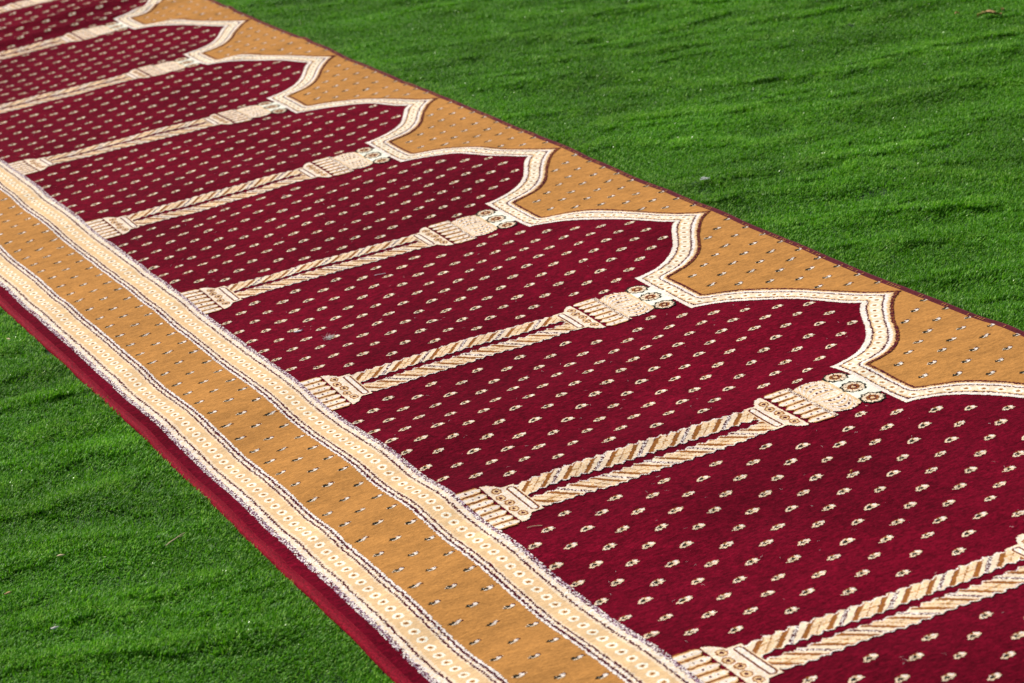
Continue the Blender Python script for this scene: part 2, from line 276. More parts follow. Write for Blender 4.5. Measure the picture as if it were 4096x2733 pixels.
def seg_dist(x, y, a, b, far, near):
    """distance to a crease, scaled by the run of its gentle side (towards -x) or of its steep side"""
    ax, ay = a; bx, by = b; dx, dy = bx - ax, by - ay
    t = np.clip(((x - ax) * dx + (y - ay) * dy) / (dx * dx + dy * dy), 0, 1)
    ex, ey = x - ax - t * dx, y - ay - t * dy
    s = np.clip((ex * -.925 + ey * .38) / (np.hypot(ex, ey) + 1e-6) * .5 + .5, 0, 1)
    return np.hypot(ex, ey) / (near + (far - near) * s)

def ground_z(x, y, crest=None):
    shp = x.shape; x = x.ravel(); y = y.ravel()
    z = np.zeros_like(x)
    rr = np.random.default_rng(5)
    for R in RIDGES:
        amp = rr.uniform(0.0034, 0.0050); fa = rr.uniform(0.045, 0.065); ne = rr.uniform(0.018, 0.026)
        xs = [p[0] for p in R]; ys = [p[1] for p in R]
        sel = (x > min(xs) - .25) & (x < max(xs) + .25) & (y > min(ys) - .25) & (y < max(ys) + .25)
        if not sel.any(): continue
        d = np.full(sel.sum(), 9.0)
        for a, b in zip(R[:-1], R[1:]): d = np.minimum(d, seg_dist(x[sel], y[sel], a, b, fa, ne))
        if crest is not None: crest[sel] = np.minimum(crest[sel], d)
        z[sel] += amp * np.exp(-(np.sqrt(d ** 2 + .06) - .245) ** 1.25)
    # low broad undulation and small random creases running roughly like the traced ones
    c, s = math.cos(0.45), math.sin(0.45)
    a_, b_ = x * c - y * s, x * s + y * c
    z += 0.0030 * np.sin(a_ * 9 + 1.3 * np.sin(b_ * 2.3)) * np.cos(b_ * 1.7 + 0.6 * np.sin(a_ * 3.1))
    z += 0.0013 * smooth_noise(a_ * 2.4, b_ * 0.55, 11, 20, 1.0, 5.0) + 0.0007 * smooth_noise(a_ * 6, b_ * 3, 12, 14, 1.0, 5.0)
    # flattened under and beside the rug
    inside = np.clip(np.minimum(y - V0 * P, V1 * P - y) / 0.05 + 0.5, 0, 1)
    z = z * (1 - inside)
    return (GROUND_Z + z).reshape(shp)

def axis(lo, hi, step, far):
    core = np.arange(lo, hi + step / 2, step)
    out = [core[-1]]; d = step
    while out[-1] < far: d *= 1.35; out.append(out[-1] + d)
    inn = [core[0]]; d = step
    while inn[-1] > -far: d *= 1.35; inn.append(inn[-1] - d)
    return np.concatenate([np.array(inn[1:])[::-1], core, out[1:]])

def grid_mesh(name, X, Y, Z, mats, midx=None):
    n, m = X.shape
    idx = np.arange(n * m).reshape(n, m)
    F = np.stack([idx[:-1, :-1], idx[1:, :-1], idx[1:, 1:], idx[:-1, 1:]], -1).reshape(-1, 4)
    return mesh_np(name, np.stack([X, Y, Z], -1).reshape(-1, 3), F, mats, midx)

M_BACK = bpy.data.materials.new('turf_backing'); M_BACK.use_nodes = True
nt = M_BACK.node_tree; b = nt.nodes['Principled BSDF']
geo = nn(nt, 'ShaderNodeNewGeometry'); n1 = nn(nt, 'ShaderNodeTexNoise'); n1.inputs['Scale'].default_value = 260; n1.inputs['Detail'].default_value = 4
n0 = nn(nt, 'ShaderNodeTexNoise'); n0.inputs['Scale'].default_value = 2.5
rp = nn(nt, 'ShaderNodeValToRGB'); rp.color_ramp.elements[0].color = (0.004, 0.018, 0.003, 1); rp.color_ramp.elements[0].position = .3
rp.color_ramp.elements[1].color = (0.02, 0.085, 0.012, 1); rp.color_ramp.elements[1].position = .75
nt.links.new(geo.outputs['Position'], n1.inputs['Vector']); nt.links.new(n1.outputs['Fac'], rp.inputs[0]); nt.links.new(rp.outputs[0], b.inputs['Base Color'])
b.inputs['Roughness'].default_value = 0.9
bm_ = nn(nt, 'ShaderNodeBump'); bm_.inputs['Strength'].default_value = 0.8; bm_.inputs['Distance'].default_value = 0.004
nt.links.new(n1.outputs['Fac'], bm_.inputs['Height']); nt.links.new(bm_.outputs[0], b.inputs['Normal'])

ax_ = axis(-1.2, 6.6, 0.02, 150); ay_ = axis(-2.2, 4.4, 0.02, 150)
GX, GY = np.meshgrid(ax_, ay_, indexing='ij')
ground = link('ground', grid_mesh('ground', GX, GY, ground_z(GX, GY), [M_BACK]))
tag(ground, kind='structure', label='green backing of the artificial turf, lightly wrinkled')

# ------------------------------------------------------------------ turf blades
M_BLADE = bpy.data.materials.new('turf_blade'); M_BLADE.use_nodes = True
nt = M_BLADE.node_tree; b = nt.nodes['Principled BSDF']; L = nt.links
at = nn(nt, 'ShaderNodeAttribute'); at.attribute_name = 'tone'
oi = nn(nt, 'ShaderNodeObjectInfo')
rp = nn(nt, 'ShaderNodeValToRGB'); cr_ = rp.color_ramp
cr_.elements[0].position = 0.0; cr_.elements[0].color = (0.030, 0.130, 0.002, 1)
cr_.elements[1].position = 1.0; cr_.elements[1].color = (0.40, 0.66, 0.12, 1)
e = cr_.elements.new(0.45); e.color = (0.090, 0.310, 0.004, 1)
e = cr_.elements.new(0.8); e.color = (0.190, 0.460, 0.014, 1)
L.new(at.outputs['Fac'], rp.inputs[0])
geo = nn(nt, 'ShaderNodeNewGeometry'); n1 = nn(nt, 'ShaderNodeTexNoise'); n1.inputs['Scale'].default_value = 3.0; n1.inputs['Detail'].default_value = 4
L.new(geo.outputs['Position'], n1.inputs['Vector'])
r1 = nn(nt, 'ShaderNodeMapRange'); r1.inputs['From Min'].default_value = .3; r1.inputs['From Max'].default_value = .7; r1.inputs['To Min'].default_value = .8; r1.inputs['To Max'].default_value = 1.2
L.new(n1.outputs['Fac'], r1.inputs['Value'])
vm = nn(nt, 'ShaderNodeVectorMath', operation='SCALE'); L.new(rp.outputs[0], vm.inputs[0]); L.new(r1.outputs[0], vm.inputs['Scale'])
L.new(vm.outputs[0], b.inputs['Base Color'])
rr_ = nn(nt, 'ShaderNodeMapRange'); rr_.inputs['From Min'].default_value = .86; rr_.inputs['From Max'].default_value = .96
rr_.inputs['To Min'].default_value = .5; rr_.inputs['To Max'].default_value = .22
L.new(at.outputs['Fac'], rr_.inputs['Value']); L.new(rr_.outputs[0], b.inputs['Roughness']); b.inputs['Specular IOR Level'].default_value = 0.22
tr = nn(nt, 'ShaderNodeBsdfTranslucent'); L.new(vm.outputs[0], tr.inputs['Color'])
mx = nn(nt, 'ShaderNodeMixShader'); mx.inputs[0].default_value = 0.42
out = nt.nodes['Material Output']
L.new(b.outputs[0], mx.inputs[1]); L.new(tr.outputs[0], mx.inputs[2]); L.new(mx.outputs[0], out.inputs['Surface'])

def blade_tile(seed, n=460, R=0.040, up=0.0):
    r = np.random.default_rng(seed)
    V, F, T = [], [], []
    for i in range(n):
        a = r.uniform(0, math.tau); q = R * math.sqrt(r.uniform()); x, y = q * math.cos(a), q * math.sin(a)
        ln = r.uniform(0.0058, 0.0108) * (1 + up * .25); w = r.uniform(0.0005, 0.0009)
        az = r.normal(math.radians(80), 0.75) if r.uniform() < .8 else r.uniform(0, math.tau)
        tilt = abs(r.normal(0.78 - up * .35, 0.32)); curl = r.normal(0.6, 0.45)
        side = az + math.pi / 2 + r.normal(0, .5)
        sx, sy_ = math.cos(side) * w, math.sin(side) * w
        tone = float(np.clip(r.normal(.45 + up * .22, .24), 0, 1))  # crease clumps get a lighter tone, crest brightness put into the colour
        p = np.array([x, y, -0.001]); b0 = len(V); t = tilt * 0.5
        for k in range(4):
            ww = (1, 1, .8, .25)[k]
            V += [(p[0] - sx * ww, p[1] - sy_ * ww, p[2]), (p[0] + sx * ww, p[1] + sy_ * ww, p[2])]; T += [tone] * 2
            if k < 3:
                p = p + ln / 3 * np.array([math.sin(t) * math.cos(az), math.sin(t) * math.sin(az), math.cos(t)]); t = min(t + curl * .6 + .12, 1.9)
                F.append((b0 + 2 * k, b0 + 2 * k + 1, b0 + 2 * k + 3, b0 + 2 * k + 2))
    me = mesh_np('turf_tuft', V, F, [M_BLADE])
    a = me.attributes.new('tone', 'FLOAT', 'POINT'); a.data.foreach_set('value', np.array(T, np.float32))
    return me

tuft_col = bpy.data.collections.new('turf_tufts')        # source clumps, not linked to the scene themselves
NT = 10
for i in range(4):                                       # narrow clumps for the strips right beside the rug
    tuft_col.objects.link(bpy.data.objects.new('turf_tuft_%02d' % (NT + i), blade_tile(200 + i, 40, .009)))
for i in range(4):                                       # splayed clumps on the creases, paler tone paints in sunlit crest lines
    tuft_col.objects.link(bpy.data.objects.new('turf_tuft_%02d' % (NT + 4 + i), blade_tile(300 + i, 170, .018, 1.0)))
for i in range(NT):
    tuft_col.objects.link(bpy.data.objects.new('turf_tuft_%02d' % i, blade_tile(100 + i)))

step = 0.032
px = np.arange(-1.1, 6.5, step); py = np.arange(-2.1, 4.3, step)
PX, PY = np.meshgrid(px, py, indexing='ij'); PX = PX.ravel(); PY = PY.ravel()
# keep what this and nearby viewpoints can see
dx, dy = PX - CAM.x, PY - CAM.y
ang = np.arctan2(dy, dx); ang = (ang - YAW + math.pi) % math.tau - math.pi
keep = np.abs(ang) < 0.42
PX, PY = PX[keep], PY[keep]
PX = PX + RNG.uniform(-.5, .5, PX.size) * step; PY = PY + RNG.uniform(-.5, .5, PY.size) * step
# where the rug lies: find its edges at that length
ue = PX / P
vl = (V0 + samp(TDV, .4, ue, np.full(ue.size, V0))) * P; vr = (V1 + samp(TDV, .4, ue, np.full(ue.size, V1))) * P
keep = (PY < vl - 0.030) | (PY > vr + 0.034)
keep |= (PX < U0 * P - .05) | (PX > U1 * P + .05)
PX, PY = PX[keep], PY[keep]
NBIG = PX.size
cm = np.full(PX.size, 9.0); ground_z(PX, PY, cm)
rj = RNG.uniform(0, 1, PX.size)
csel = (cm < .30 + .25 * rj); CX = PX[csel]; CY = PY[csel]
ex = np.repeat(np.arange(-.8, U1 * P, .007), 8); m_ = ex.size
ex = ex + RNG.uniform(-.005, .005, m_); q = RNG.uniform(0, 1, m_); left = np.arange(m_) % 2 == 0
eue = ex / P
el = (V0 + samp(TDV, .4, eue, np.full(m_, V0))) * P + .001 - q * .036; er = (V1 + samp(TDV, .4, eue, np.full(m_, V1))) * P + .004 + q * .036
PX = np.concatenate([PX, ex]); PY = np.concatenate([PY, np.where(left, el, er)])
NEDGE = PX.size
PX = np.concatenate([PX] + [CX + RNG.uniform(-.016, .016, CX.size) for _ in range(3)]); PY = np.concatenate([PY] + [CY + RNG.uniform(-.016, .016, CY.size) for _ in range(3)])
eps = 0.01
PZ = ground_z(PX, PY); nx = -(ground_z(PX + eps, PY) - ground_z(PX - eps, PY)) / (2 * eps); ny = -(ground_z(PX, PY + eps) - ground_z(PX, PY - eps)) / (2 * eps)
pts = bpy.data.meshes.new('artificial_grass'); pts.vertices.add(PX.size)
pts.vertices.foreach_set('co', np.stack([PX, PY, PZ], -1).astype(np.float32).ravel())
rot = np.zeros((PX.size, 3), np.float32)
sp_ = RNG.normal(0, 0.22, PX.size)
for i in range(PX.size):
    n = Vector((nx[i] * 1.8, ny[i] * 1.8, 1)).normalized()
    q = Vector((0, 0, 1)).rotation_difference(n) @ Euler((0, 0, sp_[i])).to_quaternion()
    rot[i] = q.to_euler()[:]
a = pts.attributes.new('rot', 'FLOAT_VECTOR', 'POINT'); a.data.foreach_set('vector', rot.ravel())
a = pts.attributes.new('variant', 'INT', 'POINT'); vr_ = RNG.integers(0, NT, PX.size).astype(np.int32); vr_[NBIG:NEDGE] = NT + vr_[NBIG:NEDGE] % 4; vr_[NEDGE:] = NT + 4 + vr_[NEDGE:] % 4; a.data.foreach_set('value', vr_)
grass = link('artificial_grass', pts)
tag(grass, 'short bright green artificial grass blades on both sides of the rug', kind='stuff')
ng = bpy.data.node_groups.new('scatter_turf', 'GeometryNodeTree')
ng.interface.new_socket('Geometry', in_out='INPUT', socket_type='NodeSocketGeometry')
ng.interface.new_socket('Geometry', in_out='OUTPUT', socket_type='NodeSocketGeometry')
gi, go = ng.nodes.new('NodeGroupInput'), ng.nodes.new('NodeGroupOutput')
iop = ng.nodes.new('GeometryNodeInstanceOnPoints'); ci = ng.nodes.new('GeometryNodeCollectionInfo')
ci.inputs['Collection'].default_value = tuft_col; ci.inputs['Separate Children'].default_value = True; ci.inputs['Reset Children'].default_value = True
na = ng.nodes.new('GeometryNodeInputNamedAttribute'); na.data_type = 'FLOAT_VECTOR'; na.inputs['Name'].default_value = 'rot'
nv = ng.nodes.new('GeometryNodeInputNamedAttribute'); nv.data_type = 'INT'; nv.inputs['Name'].default_value = 'variant'
e2r = ng.nodes.new('FunctionNodeEulerToRotation')
iop.inputs['Pick Instance'].default_value = True
ng.links.new(gi.outputs[0], iop.inputs['Points']); ng.links.new(ci.outputs[0], iop.inputs['Instance'])
ng.links.new(na.outputs['Attribute'], e2r.inputs[0]); ng.links.new(e2r.outputs[0], iop.inputs['Rotation'])
ng.links.new(nv.outputs['Attribute'], iop.inputs['Instance Index']); ng.links.new(iop.outputs[0], go.inputs[0])
md = grass.modifiers.new('scatter', 'NODES'); md.node_group = ng
print('turf tiles', PX.size)

# ------------------------------------------------------------------ the rug
rug = bpy.data.objects.new('prayer_rug', None); COL.objects.link(rug)
rug.location = (4.0 * P, 0.5 * P, 0); rug.empty_display_size = 0.2
tag(rug, 'long maroon and gold prayer rug patterned with arches and columns, lying on green turf', 'rug')
ORG = np.array(rug.location)

# curves of the arch around a column, x measured from the column axis
F_T = [(0, 1.335), (.020, 1.318), (.047, 1.300), (.105, 1.270), (.164, 1.241), (.22, 1.207), (.272, 1.163), (.309, 1.115), (.330, 1.068), (.343, 1.027)]
O_T = [(0, 1.4535), (.035, 1.413), (.076, 1.381), (.163, 1.327), (.248, 1.284), (.310, 1.242), (.361, 1.190), (.389, 1.133), (.397, 1.110), (.406, 1.097)]
def smooth_curve(pts, n=48):
    pts = np.array(pts, float); k = np.arange(len(pts)); t = np.linspace(0, len(pts) - 1, n)
    return np.stack([catmull(pts[:, 0], t), catmull(pts[:, 1], t)], -1)
FC, OC = smooth_curve(F_T), smooth_curve(O_T)
def tile_line(C):
    left = np.stack([-.5 + C[:, 0], C[:, 1]], -1); right = np.stack([.5 - C[::-1, 0], C[::-1, 1]], -1)
    return np.concatenate([left, right])
FL, OL = tile_line(FC), tile_line(OC)

def poly_dist(x, y, L):
    d = np.full(x.shape, 9.0)
    for a, b in zip(L[:-1], L[1:]):
        dx, dy = b - a; q = dx * dx + dy * dy
        if q < 1e-12: continue
        t = np.clip(((x - a[0]) * dx + (y - a[1]) * dy) / q, 0, 1)
        d = np.minimum(d, np.hypot(x - a[0] - t * dx, y - a[1] - t * dy))
    return d
f_edge = lambda x: np.interp(x, FL[:, 0], FL[:, 1])
o_edge = lambda x: np.interp(x, OL[:, 0], OL[:, 1])
ML = FL * 0.57 + OL * 0.43
seg = np.hypot(*np.diff(ML, axis=0).T); cum = np.concatenate([[0], np.cumsum(seg)])
nr = int(round(cum[-1] / 0.0400)); sr_ = (np.arange(nr) + .5) * cum[-1] / nr
RINGS = np.stack([np.interp(sr_, cum, ML[:, 0]), np.interp(sr_, cum, ML[:, 1])], -1)

def hsh(*k):
    """repeatable per-knot random in 0..1"""
    h = np.zeros(np.broadcast(*k).shape, np.uint64)
    for i, a in enumerate(k):
        h ^= (np.asarray(a).astype(np.int64).astype(np.uint64) + np.uint64(0x9E3779B97F4A7C15 & 0xFFFFFFFFFFFFFFF)) * np.uint64([0x9E3779B1, 0x85EBCA6B, 0xC2B2AE35][i])
        h = (h ^ (h >> np.uint64(15))) * np.uint64(0x2C1B3C6D)
        h ^= h >> np.uint64(12)
    return (h & np.uint64(0xFFFF)).astype(float) / 65535.0

def ring_col(du, dv, base):
    """woven ring: pale ring round a small brown star"""
    r = np.hypot(du / 0.0138, dv / 0.0118)
    out = base.copy()
    out[r < 1.0] = IV
    out[(r < .55)] = TN
    out[np.hypot(du / .0042, dv / .0046) < 1] = BR
    return out

def arch_pattern(x, v, iu, iv):
    c = np.full(x.shape, NO)
    inside = (v > f_edge(x)) & (v < o_edge(x))
    inside |= (np.abs(np.abs(x) - .157) < .004) & (v > 1.027) & (v < 1.06)
    j = (hsh(iu, iu * 0 + 5, iv // 4) - .5) * 0.05
    xs, vs = x[inside], v[inside]
    dF, dO = poly_dist(xs, vs, FL), poly_dist(xs, vs, OL)
    s = dF / (dF + dO) + j[inside]
    cc = np.full(xs.shape, CR)
    cc[s < .17] = WH
    cc[(s < .17) & (hsh(iu[inside], iv[inside]) < .25)] = CR
    cc[(s >= .17) & (s < .225)] = PL
    cc[(s >= .225) & (s < .29)] = TN
    cc[(s >= .64) & (s < .70)] = PL
    cc[(s >= .70) & (s < .80)] = WH
    cc[(s >= .80) & (s < .88)] = TN
    cc[(s >= .88)] = PL
    cc[(s >= .88) & (hsh(iu[inside], iv[inside]) < .22)] = BR
    for rx, rv in RINGS:
        near = (np.abs(xs - rx) < .02) & (np.abs(vs - rv) < .02)
        if near.any(): cc[near] = ring_col(xs[near] - rx, vs[near] - rv, cc[near])
    c[inside] = cc
    return c

def border_pattern(u, v, iu, iv, lo, hi, flip, phase):
    """lo/hi: outer limits; d measured from the gold side towards the maroon side"""
    d = (v - lo) if not flip else (hi - v)
    w = hi - lo
    j = (hsh(iu, iu * 0 + 9, iv // 5) - .5) * 0.0042
    e = d + j
    c = np.full(u.shape, CR)
    n = hsh(iu, iv)
    c[e < .0042] = WH
    c[(e >= .0042) & (e < .0108)] = PL
    c[(e >= .0105) & (e < .0185) & (n < .35)] = WH
    c[(e >= .0182) & (e < .0232)] = PL
    c[(e >= .027) & (e < .077)] = TN
    c[(e >= .0838) & (e < .0892)] = PL
    c[(e >= .0885) & (e < .102) & (n < .3)] = WH
    sp = (e >= .102)
    c[sp] = VI
    c[sp & (n < .27)] = WH
    c[sp & (n > .55)] = PL
    c[sp & (d > w - .006) & (n > .75)] = MA
    c[(d > w - .005) & (n > .55)] = NO
    c[(d < .0015) & (n > .6)] = NO
    du = (u - phase + .5 / 24) % (1 / 24.) - .5 / 24
    near = np.abs(d - .0535) < .02
    c[near] = ring_col(du[near], (d - .0535)[near], c[near])
    return c

def flower(x, v, c, cx, cv, R=0.031):
    dx, dv = x - cx, v - cv; r = np.hypot(dx, dv) / R; a = np.arctan2(dv, dx)
    pet = 0.90 + 0.07 * np.cos(9 * a)
    m = r < pet + .08; c[m] = BK
    c[(r < pet - .08)] = CR
    c[(r < pet - .08) & (r > .50) & (np.abs(np.sin(4.5 * a)) <= .24)] = BK
    c[r < .50] = BR
    c[(r < .50) & (np.abs(np.sin(3 * a)) < .35)] = PL
    c[(r < .30)] = PL
    c[(r < .17)] = TN

def flutes(x, v, c, v0, v1, hw, iu, iv, up):
    """seven rounded flutes between v0 and v1; up: rounded ends at v1"""
    n = 7; wq = 2 * hw / n
    m = (v >= v0) & (v <= v1) & (np.abs(x) < hw)
    k = np.floor((x + hw) / wq); dx = (x + hw) - (k + .5) * wq; q = np.abs(dx) / (wq / 2)
    t = (v - v0) / (v1 - v0) if up else (v1 - v) / (v1 - v0)
    endc = 1 - np.clip((t - .78) / .22, 0, 1) ** 2 * .95
    q = q / np.maximum(endc, .05)
    c[m & (q < .96)] = BR
    c[m & (q < .76)] = TN
    c[m & (q < .50)] = WH
    c[m & (q < .50) & (hsh(iu, iv) < .35)] = CR
    for tt in (.33, .62):
        c[m & (np.abs(t - tt - .05 * np.sin(k)) < .035) & (q < .22)] = PL
    c[m & (q >= .96) & (t < .8)] = PL

def column_pattern(x, v, iu, iv):
    c = np.full(x.shape, NO); n = hsh(iu, iv); jit = (hsh(iu // 2, iv // 3) - .5)
    xj = x + jit * .0025
    # --- base
    flutes(xj, v, c, .003, .0600, .1165, iu, iv, True)
    for (a0, a1, h0, h1, up_) in ((.0615, .104, .112, .072, 1), (.768, .8035, .075, .105, 0)):
        m = (v >= a0) & (v <= a1); hw = h0 + (h1 - h0) * (v - a0) / (a1 - a0)
        hw = hw + .011 * np.sin((v - a0) / (a1 - a0) * math.pi)
        mm = m & (np.abs(xj) < hw); c[mm] = CR
        c[mm & (n < .25)] = WH
        for i in range(5):
            t = (i - 2) / 2.5; vc = a0 + (a1 - a0) * (.42 if i % 2 else .55)
            hc = (h0 + h1) / 2 * .92; ex = (xj - t * hc) / .0155; ev = (v - vc) / .0115; r = np.hypot(ex, ev)
            c[mm & (r < 1)] = BR; c[mm & (r < .72)] = TN; c[mm & (r < .38)] = PL
        c[mm & (np.abs(v - (a0 + .0012 if up_ else a1 - .0012)) < .0022)] = CR
    for (s0, s1, h) in ((.1035, .1325, .0775), (.7365, .7670, .072)):
        m = (v >= s0) & (v <= s1) & (np.abs(xj) < h); c[m] = CR
        vc = (s0 + s1) / 2; dd = np.hypot(np.maximum(np.abs(xj) - (h - .017), 0), v - vc)
        c[m & (dd < .0112)] = BR; c[m & (dd < .0090)] = PL; c[m & (dd < .0066)] = WH
        c[m & (dd < .0066) & (n < .4)] = CR
        c[m & (dd >= .0112) & (dd < .013)] = WH
    # --- shaft, two leafy strands
    for sg in (-1, 1):
        a = xj * sg
        tin = np.clip((v - .133) / .02, 0, 1); tout = np.clip((.7365 - v) / .03, 0, 1)
        tri = np.abs(((v + (.0 if sg < 0 else .006)) / .0279) % 1 - .5) * 2
        ed = .0085 * tri * (.7 + .6 * hsh(iu * 0 + (v / .0279).astype(int), iu * 0 + sg + 5))
        inner = .0085 * tin * tout + ed * 1.05
        outer = .069 + .007 * np.clip((v - .13) / .05, 0, 1) - ed + .001 - .004 * np.clip((v - .6) / .13, 0, 1)
        m = (v >= .1325) & (v <= .7365) & (a > inner) & (a < outer)
        ph = (v - (a - .0175) * .95 - .4500 + .0558 * 20) % .1116
        cc = np.full(x.shape, CR)
        cc[(ph >= .011) & (ph < .055)] = TN
        cc[(ph >= .011) & (ph < .055) & (n < .42)] = CR
        cc[(ph >= .014) & (ph < .054) & (np.abs(a - .044) < .0013)] = GO
        cc[(ph < .0145)] = BR
        cc[(ph >= .0558) & (ph < .0703)] = BR
        cc[(np.abs(ph - .034) < .0016) & (n < .8)] = BR
        cc[((ph < .0025) | ((ph >= .0558) & (ph < .058))) & (n < .5)] = PL
        pl = (ph >= .082) & (ph < .0945); cc[pl] = WH; cc[pl & (n < .58)] = PL
        out_ = (a > outer - .0042) | (a < inner + .0036); cc[out_] = WH; cc[out_ & (n < .35)] = CR; cc[out_ & (n > .9)] = VI
        c[m] = cc[m]
    # --- capital
    flutes(xj, v, c, .8080, .8700, .1115, iu, iv, False)
    m = (v > .8685) & (v < .8790) & (np.abs(xj) < .109 - (v - .8685) * .3); c[m] = CR; c[m & (n < .4)] = PL; c[m & (n > .8)] = WH
    # --- bulb
    t = (v - .877) / .084; hw = .082 + .017 * np.sin(np.clip(t, 0, 1) * math.pi) - .002 * t
    m = (t > 0) & (t < 1 + .03 * np.cos(x / .05)) & (np.abs(xj) < hw)
    c[m] = TN
    ww = np.sin(np.clip(t, 0.0, 1.0) * math.pi) ** .5
    rho = np.abs(xj) / (hw * (.25 + .75 * ww))
    bandk = rho * 4.2 % 1
    c[m & (bandk < .62) & (t > .08) & (t < .92)] = WH
    c[m & (bandk < .62) & (n < .3)] = CR
    dots = (bandk < .36) & (bandk > .06) & ((v / .0125 + np.floor(rho * 4.2) * .5) % 1 < .40) & (t > .2) & (t < .85)
    c[m & dots] = PL
    c[m & (rho * 4.2 < .35) & (n < .8)] = CR
    # --- flowers under the arch
    m = (v > .952) & (v < 1.032) & (np.abs(xj) < .082) & (c == NO); c[m] = IV
    m = (v > .9) & (c == IV) & (np.abs(xj) > .062); c[m] = NO
    for cx in (-.076, 0, .079): flower(xj, v, c, cx, .991)
    c[(v > f_edge(x)) & (v > 1.0)] = NO
    return c

def knots(name, parent, u0, u1, v0, v1, ku, kv, pattern, lift, jitter=.30, split=None):
    """weave a rectangle of knots; cells the pattern leaves out are not made"""
    iu = np.arange(int(round(u0 / ku)), int(round(u1 / ku))); iv = np.arange(int(round(v0 / kv)), int(round(v1 / kv)))
    IU, IV = np.meshgrid(iu, iv, indexing='ij')
    c = pattern((IU + .5) * ku, (IV + .5) * kv, IU, IV)
    IUg, IVg = np.meshgrid(np.append(iu, iu[-1] + 1), np.append(iv, iv[-1] + 1), indexing='ij')
    UU = (IUg + (hsh(IUg, IVg) - .5) * 2 * jitter) * ku
    VV = (IVg + (hsh(IVg, IUg) - .5) * 2 * jitter + (hsh(IUg, IUg * 0 + 3) - .5) * .7) * kv
    idx = np.arange(UU.size).reshape(UU.shape)
    F = np.stack([idx[:-1, :-1], idx[1:, :-1], idx[1:, 1:], idx[:-1, 1:]], -1)
    outs = []
    for nm, par, mask in (split(( IU + .5) * ku, (IV + .5) * kv) if split else [(name, parent, np.ones(c.shape, bool))]):
        sel = (c >= 0) & mask
        if not sel.any(): continue
        Fs = F[sel]; used, inv = np.unique(Fs, return_inverse=True)
        lf = lift + (hsh(IVg.ravel()[used], IUg.ravel()[used] + 7) - .5) * .0005
        W = rug_pos(UU.ravel()[used], VV.ravel()[used], lf) - ORG
        cs = c[sel]; present = np.unique(cs); remap = np.searchsorted(present, cs)
        me = mesh_np(nm, W, inv.reshape(-1, 4), [YARN[k] for k in present], remap)
        o = link(nm, me, par() if callable(par) else par); outs.append(o)
    return outs

def base_patch(name, us, vs, mat, keep=None, lift=0.0):
    UU, VV = np.meshgrid(us, vs, indexing='ij')
    W = rug_pos(UU, VV, lift) - ORG
    n, m = UU.shape; idx = np.arange(n * m).reshape(n, m)
    F = np.stack([idx[:-1, :-1], idx[1:, :-1], idx[1:, 1:], idx[:-1, 1:]], -1)
    if keep is not None:
        uc = (UU[:-1, :-1] + UU[1:, 1:]) / 2; vc = (VV[:-1, :-1] + VV[1:, 1:]) / 2
        F = F[keep(uc, vc)]
    F = F.reshape(-1, 4); used, inv = np.unique(F, return_inverse=True)
    return link(name, mesh_np(name, W.reshape(-1, 3)[used], inv.reshape(-1, 4), [mat]), rug)

LIFT = 0.0009
KS = list(range(-1, 10))
def mid_of(x): return (f_edge(x) + o_edge(x)) / 2
for k in range(-1, 10):
    # field of each niche: between two column axes, up to the middle of the arch band
    us = np.linspace(k - 1, k, 61) if k < 9 else np.linspace(k - 1, k + .5, 91)
    if k == -1: us = np.linspace(U0, k, 31)
    fld = base_patch('niche_field', us, np.arange(-0.02, 1.461, .016), M_MAROON,
                     keep=lambda u, v: v < mid_of((u + .5) % 1 - .5) + .003)
for k in KS:
    us = np.linspace(k - .5, k + .5, 61)
    base_patch('gold_spandrel', us, np.append(np.arange(1.06, 1.455, .012), 1.462), M_GOLD,
               keep=lambda u, v: v >= mid_of((u + .5) % 1 - .5) + .003)
us_all = np.linspace(U0, U1, 661)
base_patch('gold_stripe', us_all, np.linspace(-.315, -.085, 16), M_GOLD, lift=.0002)
base_patch('maroon_margin', us_all, np.linspace(-.438, -.370, 8), M_MAROON, lift=.0002)

# woven border bands with rings
def bpat(lo, hi, flip, ph): return lambda u, v, iu, iv: border_pattern(u, v, iu, iv, lo, hi, flip, ph)
for nm, lo, hi, flip, ph in (('inner_border_band', -.1095, .0045, False, 3.2540), ('outer_border_band', -.4005, -.2880, True, 4.1071)):
    for a, b_, ku in ((U0, 2.0, .0060), (2.0, U1, .0036)):
        for o in knots('ringed_border_band', rug, a, b_, lo - .002, hi + .002, ku, .0026, bpat(lo - .0005, hi, flip, ph), LIFT): pass

